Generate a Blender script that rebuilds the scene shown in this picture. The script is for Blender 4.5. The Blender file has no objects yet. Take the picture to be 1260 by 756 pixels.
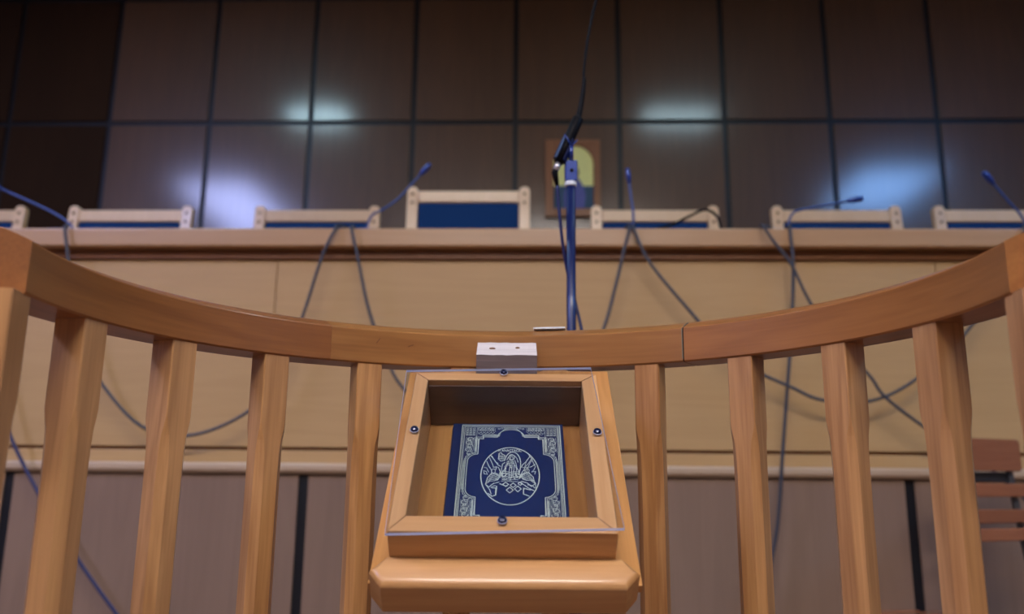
import bpy, bmesh, math, random
from mathutils import Vector, Matrix, noise as mnoise
random.seed(7)
SC = bpy.context.scene
COL = SC.collection
PI = math.pi

# ------------------------------------------------------------------ camera, world, exposure, lights
TH, RO, CZ = 0.2067, 0.0091, 0.80          # pitch up, roll, eye height
_c, _s = math.cos(TH), math.sin(TH)
_cr, _sr = math.cos(RO), math.sin(RO)
FWD = Vector((0, _c, _s)); _U = Vector((0, -_s, _c)); _R = Vector((1, 0, 0))
RIGHT = _cr * _R + _sr * _U
UP = -_sr * _R + _cr * _U
cam_d = bpy.data.cameras.new('camera')
cam = bpy.data.objects.new('camera', cam_d)
COL.objects.link(cam)
M3 = Matrix((RIGHT, UP, -FWD)).transposed()
cam.matrix_world = Matrix.Translation((0, 0, CZ)) @ M3.to_4x4()
cam_d.sensor_width = 36.0
cam_d.lens = 1013.4 / 1260 * 36.0
cam_d.clip_start = 0.02
cam_d.dof.use_dof = True
cam_d.dof.focus_distance = 0.98
cam_d.dof.aperture_fstop = 3.6
SC.camera = cam

w = bpy.data.worlds.new('world'); SC.world = w
w.use_nodes = True
w.node_tree.nodes['Background'].inputs[0].default_value = (0.35, 0.4, 0.55, 1)
w.node_tree.nodes['Background'].inputs[1].default_value = 0.15
SC.view_settings.view_transform = 'Standard'
SC.view_settings.look = 'None'
SC.view_settings.gamma = 1
SC.view_settings.use_curve_mapping = False
SC.view_settings.exposure = -0.10

# room frame: the room is turned a little against the camera
PSI = -0.0284
EV = Vector((math.cos(PSI), math.sin(PSI), 0)); NV = Vector((-math.sin(PSI), math.cos(PSI), 0))
def room(e, n, z=0.0):
    return EV * e + NV * n + Vector((0, 0, z))
CEIL = 3.9
# ceiling lamps: e, n, size e, size n, power, colour
LAMPS = [
    (-1.86, 2.27, 0.50, 0.20, 15, (0.56, 0.86, 1.0)),
    (1.22, 2.22, 0.60, 0.28, 11, (0.60, 0.88, 1.0)),
    (-3.42, -0.45, 0.8, 2.2, 215, (0.44, 0.51, 1.0)),  # blue window daylight on the left, built as a ceiling lamp
    (3.66, 0.35, 0.80, 1.3, 95, (0.22, 0.47, 1.0)),  # added lamp in place of blue window daylight, right side
    (0.0, -1.50, 3.0, 0.40, 195, (1.0, 0.93, 0.87)),  # added key light, drawn out long so highlights run evenly across
    (0.0, -3.90, 3.0, 0.40, 60, (0.88, 0.91, 1.0)),  # added behind the viewpoint for frontal light
]

# ------------------------------------------------------------------ helpers
def srgb(r, g, b):
    def f(c):
        c /= 255.0
        return c / 12.92 if c <= 0.04045 else ((c + 0.055) / 1.055) ** 2.4
    return (f(r), f(g), f(b), 1.0)

def empty(name, label, cat, loc=(0, 0, 0), rz=0.0, group=None):
    o = bpy.data.objects.new(name, None)
    o.empty_display_size = 0.05
    COL.objects.link(o)
    o.location = loc; o.rotation_euler = (0, 0, rz)
    o['label'] = label; o['category'] = cat
    if group: o['group'] = group
    return o

def tag(o, label, cat, group=None):
    o['label'] = label; o['category'] = cat
    if group: o['group'] = group
    return o

def obj(name, bm, mat, parent=None, bevel=0.0, seg=2, smooth=False):
    me = bpy.data.meshes.new(name)
    bmesh.ops.recalc_face_normals(bm, faces=bm.faces[:])
    bm.to_mesh(me); bm.free()
    mats = mat if isinstance(mat, (list, tuple)) else [mat]
    for m in mats: me.materials.append(m)
    o = bpy.data.objects.new(name, me)
    COL.objects.link(o)
    if parent: o.parent = parent
    if bevel > 0:
        md = o.modifiers.new('bevel', 'BEVEL'); md.width = bevel; md.segments = seg
        md.limit_method = 'ANGLE'; md.angle_limit = math.radians(35)
        md.harden_normals = True
    if smooth or bevel > 0:
        for p in me.polygons: p.use_smooth = True
        if not smooth or smooth == 'auto':
            me.set_sharp_from_angle(angle=math.radians(24 if smooth == 'auto' else 40)) if hasattr(me, 'set_sharp_from_angle') else None
    return o

def add_box(bm, x0, x1, y0, y1, z0, z1, mi=0):
    v = [bm.verts.new(p) for p in ((x0, y0, z0), (x1, y0, z0), (x1, y1, z0), (x0, y1, z0),
                                   (x0, y0, z1), (x1, y0, z1), (x1, y1, z1), (x0, y1, z1))]
    for f in ((0, 3, 2, 1), (4, 5, 6, 7), (0, 1, 5, 4), (1, 2, 6, 5), (2, 3, 7, 6), (3, 0, 4, 7)):
        fc = bm.faces.new([v[i] for i in f]); fc.material_index = mi
    return v

def add_prism(bm, poly, z0, z1, f=lambda x, y, z: (x, y, z), mi=0):
    """poly in (x, y), extruded z0..z1, each vertex mapped through f"""
    a = [bm.verts.new(f(x, y, z0)) for x, y in poly]
    b = [bm.verts.new(f(x, y, z1)) for x, y in poly]
    n = len(poly)
    bm.faces.new(a[::-1]).material_index = mi
    bm.faces.new(b).material_index = mi
    for i in range(n):
        bm.faces.new((a[i], a[(i + 1) % n], b[(i + 1) % n], b[i])).material_index = mi

def add_loft(bm, rings, cap=True, mi=0):
    vs = [[bm.verts.new(p) for p in r] for r in rings]
    n = len(rings[0])
    for a, b in zip(vs, vs[1:]):
        for i in range(n):
            bm.faces.new((a[i], a[(i + 1) % n], b[(i + 1) % n], b[i])).material_index = mi
    if cap:
        bm.faces.new(vs[0][::-1]).material_index = mi
        bm.faces.new(vs[-1]).material_index = mi

def smooth_path(pts, sub=6):
    pts = [Vector(p) for p in pts]
    if len(pts) < 3: return pts
    out = []
    P = [2 * pts[0] - pts[1]] + pts + [2 * pts[-1] - pts[-2]]
    for i in range(1, len(P) - 2):
        p0, p1, p2, p3 = P[i - 1:i + 3]
        for k in range(sub):
            t = k / sub
            out.append(0.5 * ((2 * p1) + (-p0 + p2) * t + (2 * p0 - 5 * p1 + 4 * p2 - p3) * t * t + (-p0 + 3 * p1 - 3 * p2 + p3) * t ** 3))
    out.append(pts[-1])
    return out

def add_tube(bm, pts, r, n=10, mi=0):
    pts = [Vector(p) for p in pts]
    rs = r if isinstance(r, (list, tuple)) else [r] * len(pts)
    T = []
    for i in range(len(pts)):
        a = pts[max(i - 1, 0)]; b = pts[min(i + 1, len(pts) - 1)]
        d = b - a
        T.append(d.normalized() if d.length > 1e-9 else (T[-1] if T else Vector((0, 0, 1))))
    u = T[0].orthogonal().normalized()
    rings = []
    for p, t, rr in zip(pts, T, rs):
        u = (u - t * u.dot(t)).normalized(); v = t.cross(u)
        rings.append([p + (u * math.cos(2 * PI * k / n) + v * math.sin(2 * PI * k / n)) * rr for k in range(n)])
    add_loft(bm, rings, mi=mi)

def tube_obj(name, pts, r, mat, parent=None, sub=6, n=10):
    bm = bmesh.new()
    p = smooth_path(pts, sub) if sub > 1 else pts
    add_tube(bm, p, r, n)
    return obj(name, bm, mat, parent, smooth=True)

def add_lathe(bm, prof, n=24, f=lambda x, y, z: (x, y, z), mi=0):
    rings = [[f(r * math.cos(2 * PI * k / n), r * math.sin(2 * PI * k / n), z) for k in range(n)] for r, z in prof]
    add_loft(bm, rings, mi=mi)

def copy_tree(o, parent=None):
    c = o.copy(); COL.objects.link(c); c.parent = parent
    for ch in list(o.children):
        copy_tree(ch, c)
    return c

# ------------------------------------------------------------------ materials
def new_mat(name):
    m = bpy.data.materials.new(name); m.use_nodes = True
    nt = m.node_tree
    return m, nt, nt.nodes['Principled BSDF']

def wood(name, light, dark, axis=2, rough=0.4, coat=0.25, coat_rough=0.15, spec=0.5, scale=1.0, ring=9.0, contrast=1.0,
         grain=None, island=0.0, bump=0.05, coat_aniso=None):
    m, nt, bs = new_mat(name)
    N, L = nt.nodes, nt.links
    if grain:
        src = N.new('ShaderNodeAttribute'); src.attribute_name = grain; co = src.outputs['Vector']
    else:
        src = N.new('ShaderNodeTexCoord'); co = src.outputs['Object']
    oi = N.new('ShaderNodeObjectInfo')
    mu = N.new('ShaderNodeMath'); mu.operation = 'MULTIPLY'; mu.inputs[1].default_value = 13.7
    L.new(oi.outputs['Random'], mu.inputs[0])
    last = mu.outputs[0]
    geo = N.new('ShaderNodeNewGeometry')
    if island:
        m2 = N.new('ShaderNodeMath'); m2.operation = 'MULTIPLY_ADD'; m2.inputs[1].default_value = 31.0
        L.new(geo.outputs['Random Per Island'], m2.inputs[0]); L.new(last, m2.inputs[2]); last = m2.outputs[0]
    add = N.new('ShaderNodeVectorMath'); add.operation = 'ADD'
    L.new(co, add.inputs[0]); L.new(last, add.inputs[1])
    mp = N.new('ShaderNodeMapping'); L.new(add.outputs[0], mp.inputs['Vector'])
    sc = [scale * 14.0] * 3; sc[axis] = scale * 1.3
    mp.inputs['Scale'].default_value = sc
    n1 = N.new('ShaderNodeTexNoise'); n1.inputs['Scale'].default_value = 1.6; n1.inputs['Detail'].default_value = 4
    n1.inputs['Distortion'].default_value = 0.6
    L.new(mp.outputs[0], n1.inputs['Vector'])
    # cathedral rings
    mr = N.new('ShaderNodeMath'); mr.operation = 'MULTIPLY'; mr.inputs[1].default_value = ring
    L.new(n1.outputs['Fac'], mr.inputs[0])
    sn = N.new('ShaderNodeMath'); sn.operation = 'SINE'; 
    m6 = N.new('ShaderNodeMath'); m6.operation = 'MULTIPLY'; m6.inputs[1].default_value = 3.0
    L.new(mr.outputs[0], m6.inputs[0]); L.new(m6.outputs[0], sn.inputs[0])
    # fine pores
    mp2 = N.new('ShaderNodeMapping'); L.new(add.outputs[0], mp2.inputs['Vector'])
    s2 = [scale * 260.0] * 3; s2[axis] = scale * 9.0
    mp2.inputs['Scale'].default_value = s2
    n2 = N.new('ShaderNodeTexNoise'); n2.inputs['Scale'].default_value = 1.0; n2.inputs['Detail'].default_value = 3
    L.new(mp2.outputs[0], n2.inputs['Vector'])
    f1 = N.new('ShaderNodeMath'); f1.operation = 'MULTIPLY_ADD'; f1.inputs[1].default_value = 0.13 * contrast; f1.inputs[2].default_value = 0.42
    L.new(sn.outputs[0], f1.inputs[0])
    f2 = N.new('ShaderNodeMath'); f2.operation = 'MULTIPLY_ADD'; f2.inputs[1].default_value = 0.55 * contrast
    s5 = N.new('ShaderNodeMath'); s5.operation = 'SUBTRACT'; s5.inputs[1].default_value = 0.5
    L.new(n2.outputs['Fac'], s5.inputs[0]); L.new(s5.outputs[0], f2.inputs[0]); L.new(f1.outputs[0], f2.inputs[2])
    # broad tone
    n3 = N.new('ShaderNodeTexNoise'); n3.inputs['Scale'].default_value = 0.35; n3.inputs['Detail'].default_value = 1
    L.new(mp.outputs[0], n3.inputs['Vector'])
    f3 = N.new('ShaderNodeMath'); f3.operation = 'MULTIPLY_ADD'; f3.inputs[1].default_value = 0.9 * contrast
    s6 = N.new('ShaderNodeMath'); s6.operation = 'SUBTRACT'; s6.inputs[1].default_value = 0.5
    L.new(n3.outputs['Fac'], s6.inputs[0]); L.new(s6.outputs[0], f3.inputs[0]); L.new(f2.outputs[0], f3.inputs[2])
    cl = N.new('ShaderNodeClamp'); L.new(f3.outputs[0], cl.inputs[0])
    mix = N.new('ShaderNodeMix'); mix.data_type = 'RGBA'
    mix.inputs['A'].default_value = srgb(*light); mix.inputs['B'].default_value = srgb(*dark)
    L.new(cl.outputs[0], mix.inputs['Factor'])
    out = mix.outputs['Result']
    hs = N.new('ShaderNodeHueSaturation')
    v1 = N.new('ShaderNodeMath'); v1.operation = 'MULTIPLY_ADD'; v1.inputs[1].default_value = 0.16; v1.inputs[2].default_value = 0.92
    L.new(geo.outputs['Random Per Island'] if island else oi.outputs['Random'], v1.inputs[0])
    L.new(v1.outputs[0], hs.inputs['Value']); L.new(out, hs.inputs['Color'])
    L.new(hs.outputs[0], bs.inputs['Base Color'])
    bs.inputs['Roughness'].default_value = rough
    bs.inputs['Specular IOR Level'].default_value = spec
    bs.inputs['Coat Weight'].default_value = coat
    bs.inputs['Coat Roughness'].default_value = coat_rough
    if bump:
        bp = N.new('ShaderNodeBump'); bp.inputs['Strength'].default_value = bump; bp.inputs['Distance'].default_value = 0.002
        L.new(f2.outputs[0], bp.inputs['Height']); L.new(bp.outputs[0], bs.inputs['Normal'])
    return m

def plain(name, col, rough=0.5, metal=0.0, spec=0.5, coat=0.0, noise_amt=0.06, noise_scale=40.0, bump=0.0):
    m, nt, bs = new_mat(name)
    N, L = nt.nodes, nt.links
    tc = N.new('ShaderNodeTexCoord'); nz = N.new('ShaderNodeTexNoise')
    nz.inputs['Scale'].default_value = noise_scale; nz.inputs['Detail'].default_value = 3
    L.new(tc.outputs['Object'], nz.inputs['Vector'])
    v = N.new('ShaderNodeMath'); v.operation = 'MULTIPLY_ADD'; v.inputs[1].default_value = 2 * noise_amt; v.inputs[2].default_value = 1 - noise_amt
    L.new(nz.outputs['Fac'], v.inputs[0])
    hs = N.new('ShaderNodeHueSaturation'); hs.inputs['Color'].default_value = srgb(*col)
    L.new(v.outputs[0], hs.inputs['Value']); L.new(hs.outputs[0], bs.inputs['Base Color'])
    bs.inputs['Roughness'].default_value = rough; bs.inputs['Metallic'].default_value = metal
    bs.inputs['Specular IOR Level'].default_value = spec; bs.inputs['Coat Weight'].default_value = coat
    if bump:
        bp = N.new('ShaderNodeBump'); bp.inputs['Strength'].default_value = bump; bp.inputs['Distance'].default_value = 0.001
        L.new(nz.outputs['Fac'], bp.inputs['Height']); L.new(bp.outputs[0], bs.inputs['Normal'])
    return m

M_POST = wood('baluster_beech', (200, 148, 96), (146, 97, 56), axis=2, rough=0.34, coat=0.35, contrast=1.5)
M_RAIL_L = wood('rail_beech_reddish', (156, 98, 48), (104, 58, 24), axis=0, grain='grain', rough=0.38, coat=0.3)
M_RAIL_C = wood('rail_beech_pale', (174, 120, 64), (130, 82, 38), axis=0, grain='grain', rough=0.38, coat=0.3)
M_RAIL_R = wood('rail_beech_orange', (170, 110, 56), (122, 72, 30), axis=0, grain='grain', rough=0.38, coat=0.3)
M_CASE_X = wood('case_beech_across', (212, 162, 108), (172, 118, 68), axis=0, rough=0.36, coat=0.35, contrast=0.8)
M_CASE_Y = wood('case_beech_along', (214, 166, 114), (172, 120, 70), axis=1, rough=0.36, coat=0.35, contrast=0.8)
M_BOARD = wood('case_board_beech', (206, 150, 90), (158, 104, 52), axis=1, rough=0.36, coat=0.35)
M_RAW = wood('raw_pale_block', (226, 214, 206), (176, 160, 150), axis=0, rough=0.8, coat=0.0, spec=0.3, bump=0.3)
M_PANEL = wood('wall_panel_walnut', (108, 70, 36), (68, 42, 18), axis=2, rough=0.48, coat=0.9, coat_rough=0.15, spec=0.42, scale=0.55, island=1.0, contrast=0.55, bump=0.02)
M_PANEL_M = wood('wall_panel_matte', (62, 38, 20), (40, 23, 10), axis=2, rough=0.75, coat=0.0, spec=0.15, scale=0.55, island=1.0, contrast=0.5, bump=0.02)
M_GROOVE = plain('groove_dark', (22, 20, 20), rough=0.4, spec=0.4)
M_BENCH = wood('bench_oak_veneer', (206, 166, 112), (178, 138, 86), axis=0, rough=0.5, coat=0.1, spec=0.4, scale=0.6, contrast=0.45, bump=0.02)
M_BENCHTOP = wood('bench_top_oak', (204, 160, 116), (178, 132, 88), axis=0, rough=0.35, coat=0.35, scale=0.6, contrast=0.5, bump=0.02)
M_SOFFIT = wood('bench_soffit_wood', (132, 80, 34), (98, 56, 20), axis=0, rough=0.5, coat=0.1, scale=0.6, contrast=0.5)
M_DAIS = wood('dais_veneer', (148, 119, 97), (113, 89, 71), axis=2, rough=0.5, coat=0.1, spec=0.4, scale=0.5, contrast=0.55, bump=0.02)
M_STRIP = plain('black_strip', (16, 18, 22), rough=0.4)
M_CHAIRW = wood('chair_beech', (228, 190, 148), (204, 162, 118), axis=2, rough=0.4, coat=0.3, contrast=0.5)
M_BLUEF = plain('blue_upholstery', (14, 52, 98), rough=0.85, spec=0.2, noise_amt=0.12, noise_scale=300, bump=0.2)
M_MICBLUE = plain('blue_black_metal', (22, 50, 128), rough=0.3, metal=0.3, spec=0.6, coat=0.3)
M_POLE = plain('dark_blue_tube', (12, 27, 78), rough=0.35, metal=0.1, spec=0.4, coat=0.15)
M_BASEBLUE = plain('mic_base_blue', (40, 96, 172), rough=0.35, spec=0.6, coat=0.3)
M_NECK = plain('gooseneck_grey_blue', (58, 74, 124), rough=0.35, metal=0.3)
M_BLACK = plain('black_plastic', (8, 7, 12), rough=0.55, spec=0.12)
M_CABLE = plain('grey_cable_sheath', (62, 62, 70), rough=0.45)
M_CABLEB = plain('blue_cable_sheath', (30, 36, 84), rough=0.4)
M_WHITEP = plain('white_plastic', (225, 228, 232), rough=0.4)
M_SILVER = plain('silver_connector', (205, 200, 200), rough=0.3, metal=0.8)
M_GLARE = plain('screw_glare_bluish', (150, 150, 176), rough=0.3)  # pale bluish disc standing in for the glare around each screw
M_BLOCKF = wood('block_darker_face', (104, 84, 82), (70, 54, 52), axis=0, rough=0.6, coat=0.0, scale=1.5, contrast=1.2, bump=0.2)  # darker tone for block faces that do not point up
M_NOSING = wood('nosing_pale_oak', (196, 168, 138), (176, 146, 114), axis=0, rough=0.4, coat=0.4, scale=0.6, contrast=0.4, bump=0.02)
M_SCREW = plain('dark_blued_screw', (14, 20, 58), rough=0.3, metal=0.5, coat=0.4)
M_COVER = plain('navy_leatherette', (19, 42, 88), rough=0.34, spec=0.5, coat=0.25, noise_amt=0.15, noise_scale=420, bump=0.12)
M_PAGES = plain('page_edges', (214, 200, 172), rough=0.8, noise_amt=0.15, noise_scale=900)
M_GOLD = plain('gold_foil', (204, 216, 196), rough=0.5, metal=0.0, spec=0.6)
M_CRACK = plain('joint_filler_grey', (128, 116, 98), rough=0.8)
M_JOINT = plain('joint_gap_black', (22, 16, 12), rough=0.9)
M_CEIL = plain('ceiling_plaster', (150, 140, 132), rough=0.9, spec=0.2)
M_WALL = plain('side_wall_plaster', (140, 124, 112), rough=0.85, spec=0.2)
M_FLOOR = wood('floor_parquet', (112, 80, 54), (76, 50, 32), axis=0, rough=0.35, coat=0.3, contrast=0.8)
M_SLAT = wood('chair_slat_mahogany', (180, 112, 76), (140, 80, 50), axis=0, rough=0.25, coat=0.7, contrast=0.6)
M_STEEL = plain('grey_steel_tube', (84, 84, 88), rough=0.4, metal=0.7)
M_ICONF = wood('icon_frame_wood', (160, 98, 48), (120, 70, 32), axis=2, rough=0.5)
M_ICONG = plain('icon_gold_ground', (255, 248, 150), rough=0.5, noise_amt=0.08)
M_ICONT = plain('icon_teal_ground', (52, 82, 104), rough=0.6)
M_ICONR = plain('icon_violet_robe', (96, 96, 158), rough=0.6, noise_amt=0.2)
M_ICONS = plain('icon_skin_brown', (120, 92, 84), rough=0.6)
M_LAMPH = plain('lamp_housing_white', (220, 220, 222), rough=0.5)

def acrylic():
    m, nt, bs = new_mat('clear_acrylic')
    N, L = nt.nodes, nt.links
    out = N['Material Output']
    tr = N.new('ShaderNodeBsdfTransparent'); tr.inputs[0].default_value = (0.93, 0.94, 0.96, 1)
    gl = N.new('ShaderNodeBsdfGlossy'); gl.inputs['Roughness'].default_value = 0.06
    lw = N.new('ShaderNodeLayerWeight'); lw.inputs['Blend'].default_value = 0.5
    pw5 = N.new('ShaderNodeMath'); pw5.operation = 'POWER'; pw5.inputs[1].default_value = 5.0
    L.new(lw.outputs['Facing'], pw5.inputs[0])
    fr = N.new('ShaderNodeMath'); fr.operation = 'MULTIPLY_ADD'; fr.inputs[1].default_value = 0.95; fr.inputs[2].default_value = 0.06
    L.new(pw5.outputs[0], fr.inputs[0])
    tc = N.new('ShaderNodeTexCoord'); nz = N.new('ShaderNodeTexNoise'); nz.inputs['Scale'].default_value = 60
    L.new(tc.outputs['Object'], nz.inputs['Vector'])
    mr = N.new('ShaderNodeMapRange'); mr.inputs['To Min'].default_value = 0.03; mr.inputs['To Max'].default_value = 0.16
    L.new(nz.outputs['Fac'], mr.inputs['Value']); L.new(mr.outputs[0], gl.inputs['Roughness'])
    mx = N.new('ShaderNodeMixShader')
    L.new(fr.outputs[0], mx.inputs[0]); L.new(tr.outputs[0], mx.inputs[1]); L.new(gl.outputs[0], mx.inputs[2])
    L.new(mx.outputs[0], out.inputs['Surface'])
    return m
M_ACRYL = acrylic()
def acrylic_edge():
    # cut edges pass on the light that has entered through the faces
    m, nt, bs = new_mat('acrylic_cut_edge')
    N, L = nt.nodes, nt.links
    tl = N.new('ShaderNodeBsdfTranslucent'); tl.inputs[0].default_value = (0.80, 0.84, 1.0, 1)
    bs.inputs['Base Color'].default_value = srgb(190, 192, 226); bs.inputs['Roughness'].default_value = 0.2
    mx = N.new('ShaderNodeMixShader'); mx.inputs[0].default_value = 0.7
    L.new(bs.outputs[0], mx.inputs[1]); L.new(tl.outputs[0], mx.inputs[2])
    L.new(mx.outputs[0], N['Material Output'].inputs['Surface'])
    return m
M_ACEDGE = acrylic_edge()
def lamp_mat(name, col, strength):
    m, nt, bs = new_mat(name)
    bs.inputs['Base Color'].default_value = (0.8, 0.8, 0.8, 1)
    bs.inputs['Emission Color'].default_value = (*col, 1); bs.inputs['Emission Strength'].default_value = strength
    return m

# ------------------------------------------------------------------ the room
def struct(name, bm, mat, **k):
    o = obj(name, bm, mat, **k); o['kind'] = 'structure'; o.rotation_euler = (0, 0, PSI); return o

X0, X1, Y0, Y1 = -4.3, 4.3, -5.2, 4.40
bm = bmesh.new(); add_box(bm, X0 - .1, X1 + .1, Y0 - .1, Y1 + .2, -0.1, 0.0); struct('floor', bm, M_FLOOR)
bm = bmesh.new(); add_box(bm, X0 - .1, X1 + .1, Y0 - .1, Y1 + .2, CEIL, CEIL + 0.1); struct('ceiling', bm, M_CEIL)
bm = bmesh.new(); add_box(bm, X0 - .1, X0, Y0 - .1, Y1 + .2, 0, CEIL); struct('wall_left', bm, M_WALL)
bm = bmesh.new(); add_box(bm, X1, X1 + .1, Y0 - .1, Y1 + .2, 0, CEIL); struct('wall_right', bm, M_WALL)
bm = bmesh.new(); add_box(bm, X0, X1, Y0 - .1, Y0, 0, CEIL); struct('wall_rear', bm, M_WALL)
# panelled wall behind the bench: dark backing with proud veneered panels
bm = bmesh.new()
add_box(bm, X0, X1, Y1 + 0.012, Y1 + 0.15, 0, CEIL, 0)
GX = [-4.26, -3.665, -3.072, -2.478, -1.886, -1.297, -0.704, -0.115, 0.479, 1.077, 1.672, 2.271, 2.866, 3.46, 4.05]
GZ = [0.42, 1.215, 2.010, 2.806, 3.603, 3.9]
g = 0.0145
for i in range(len(GX) - 1):
    for j in range(len(GZ) - 1):
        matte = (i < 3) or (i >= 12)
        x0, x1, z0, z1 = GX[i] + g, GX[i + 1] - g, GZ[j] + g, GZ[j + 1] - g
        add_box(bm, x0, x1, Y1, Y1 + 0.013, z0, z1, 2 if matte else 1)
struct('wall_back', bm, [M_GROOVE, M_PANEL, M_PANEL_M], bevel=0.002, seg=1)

# dais with vertical veneer panels, black strips and a nosing
DZ = 0.812
bm = bmesh.new()
add_box(bm, X0, X1, 2.665, Y1, 0.0, DZ - 0.02, 0)
sx = [-4.25, -3.50, -2.575, -1.646, -0.717, 0.212, 1.142, 2.07, 3.0, 3.93, 4.28]
sx = [v * 1.022 if abs(v) < 4 else v for v in sx]
for a, b in zip(sx, sx[1:]):
    add_box(bm, a + .016, b - .016, 2.652, 2.667, 0.06, DZ - 0.004, 0)
for a in sx[1:-1]:
    add_box(bm, a - .0155, a + .0155, 2.658, 2.667, 0.06, DZ - 0.004, 1)
struct('wall_dais', bm, [M_DAIS, M_STRIP])
bm = bmesh.new()
prof = [(2.636, DZ + 0.004), (2.630, DZ + 0.012), (2.630, DZ + 0.026), (2.636, DZ + 0.034), (2.67, DZ + 0.034), (2.67, DZ), (2.652, DZ), (2.644, DZ)]
add_prism(bm, prof, X0, X1, lambda y, z, x: (x, y, z))
struct('trim_1', bm, M_NOSING, smooth='auto')

# ------------------------------------------------------------------ judges' bench
jb = empty('judges_bench', "long pale oak judges' bench along the raised platform, cables hanging down its front", 'bench',
           room(0, 2.95, DZ), PSI)
def BL(bm):   # shift room-frame coordinates into the bench's own
    bmesh.ops.translate(bm, verts=bm.verts[:], vec=(0, -2.95, -DZ))
    return bm
BX0, BX1 = -3.4, 3.4
bm = bmesh.new(); add_box(bm, BX0, BX1, 2.60, 3.22, 1.548, 1.612)
obj('worktop', BL(bm), M_BENCHTOP, jb, bevel=0.008, seg=3)
bm = bmesh.new(); add_box(bm, BX0 + .03, BX1 - .03, 2.640, 2.667, 1.5175, 1.5475)
obj('apron_strip', BL(bm), M_SOFFIT, jb, bevel=.001)
seams = [BX0 + .05, -3.10, -0.864, 1.313, BX1 - .05]
for a, b in zip(seams, seams[1:]):
    bm = bmesh.new(); add_box(bm, a + .0015, b - .0015, 2.655, 2.675, 0.896, 1.5172)
    obj('front_panel', BL(bm), M_BENCH, jb, bevel=0.001, seg=1)
bm = bmesh.new(); add_box(bm, BX0 + .05, BX1 - .05, 2.668, 2.685, 0.88, 0.90)
obj('shadow_gap', BL(bm), M_SOFFIT, jb)
bm = bmesh.new(); add_box(bm, BX0 + .05, BX1 - .05, 2.652, 2.685, 0.8462, 0.885)
obj('lower_board', BL(bm), M_BENCH, jb, bevel=0.002)
for a in (BX0 + .06, -1.38, .88, BX1 - .1):
    bm = bmesh.new(); add_box(bm, a, a + .04, 2.765, 3.15, DZ + 0.0, 1.5395)
    obj('bench_leg', BL(bm), M_BENCH, jb)
bm = bmesh.new(); add_box(bm, X0 + .01, X1 - .01, 2.671, Y1 - .001, DZ - 0.0195, DZ - 0.0005)
struct('floor_dais', bm, M_FLOOR)

# ------------------------------------------------------------------ judges' chairs
def make_chair(width, top, high):
    """origin on the platform below the middle of the back; the back faces the viewer, +y is towards the wall"""
    t = empty('judge_chair', '', 'chair', (0, 0, 0), PSI, "judges' chairs behind the bench")
    hw = width / 2; sw = 0.046
    for s in (-1, 1):
        bm = bmesh.new()
        xc = s * (hw - sw / 2)
        # rear stile: raked, rounded head
        prof = []
        for z, y in ((0, -0.02), (0.40, -0.0), (0.75, 0.02), (top - 0.02, 0.05)):
            prof.append((y, z))
        rings = []
        for y, z in prof: rings.append([(xc - sw / 2, y - .016, z), (xc + sw / 2, y - .016, z), (xc + sw / 2, y + .016, z), (xc - sw / 2, y + .016, z)])
        for k in (1, 2, 3):
            a = k / 3 * PI / 2; r = 0.018
            q = sw / 2 - r + r * math.cos(a); zz = top - 0.02 + 0.02 * math.sin(a)
            rings.append([(xc - q, .034, zz), (xc + q, .034, zz), (xc + q, .066, zz), (xc - q, .066, zz)])
        add_loft(bm, rings)
        st = obj('back_stile', bm, M_CHAIRW, t, bevel=0.003)
        for zz in (top - 0.035, top - 0.075):
            bm = bmesh.new(); add_lathe(bm, [(0.006, 0.0), (0.006, 0.003), (0.003, 0.0045)], 10, lambda x, y, z, xc=xc, zz=zz: (xc + x, .05 - .0165 - z + (zz - top) * 0.09, zz + y))
            obj('screw_cap', bm, M_SOFFIT, st, smooth=True)
        bm = bmesh.new(); add_box(bm, xc - .022, xc + .022, -.46, -.415, 0, 0.66); obj('front_leg', bm, M_CHAIRW, t, bevel=0.004)
        bm = bmesh.new(); add_box(bm, xc - .027, xc + .027, -.50, 0.0, 0.66, 0.69); obj('armrest', bm, M_CHAIRW, t, bevel=0.006)
        bm = bmesh.new(); add_box(bm, xc - .012, xc + .012, -.415, -0.012, 0.36, 0.42); obj('side_rail', bm, M_CHAIRW, t, bevel=0.003)
    bm = bmesh.new(); add_box(bm, -hw + sw, hw - sw, 0.036, 0.062, top - 0.072, top - 0.018); obj('top_rail', bm, M_CHAIRW, t, bevel=0.006)
    bm = bmesh.new()
    vs = [(-hw + sw + .003, 0.018, 0.52), (hw - sw - .003, 0.018, 0.52), (hw - sw - .003, top * 0 + 0.040, top - 0.075), (-hw + sw + .003, 0.040, top - 0.075)]
    rings = [[Vector(v) + Vector((0, -.008, 0)) for v in vs], [Vector(v) + Vector((0, .03, 0)) for v in vs]]
    add_loft(bm, rings); obj('back_pad', bm, M_BLUEF, t, bevel=0.01, seg=3)
    bm = bmesh.new(); add_box(bm, -hw + .03, hw - .03, -.46, -.005, 0.425, 0.49); obj('seat_pad', bm, M_BLUEF, t, bevel=0.02, seg=3)
    bm = bmesh.new(); add_box(bm, -hw + sw, hw - sw, -.455, -.43, 0.36, 0.423); obj('front_rail', bm, M_CHAIRW, t, bevel=0.003)
    return t
CHN = 3.40
c0 = make_chair(0.545, 1.145, False)
CH = [(-2.505, 'pale wooden judge chair cut off by the left edge of the photo'),
      (-1.765, 'pale wooden judge chair behind the blue base of the leftmost microphone'),
      (-0.945, 'pale wooden judge chair just left of the taller blue-backed chair'),
      (0.512, 'whitish wooden judge chair directly right of the microphone pole, black gooseneck arching over it'),
      (1.282, 'pale wooden judge chair crossed by a low bent gooseneck microphone, right of the icon'),
      (1.965, 'pale wooden judge chair cut off near the right edge of the photo')]
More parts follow.
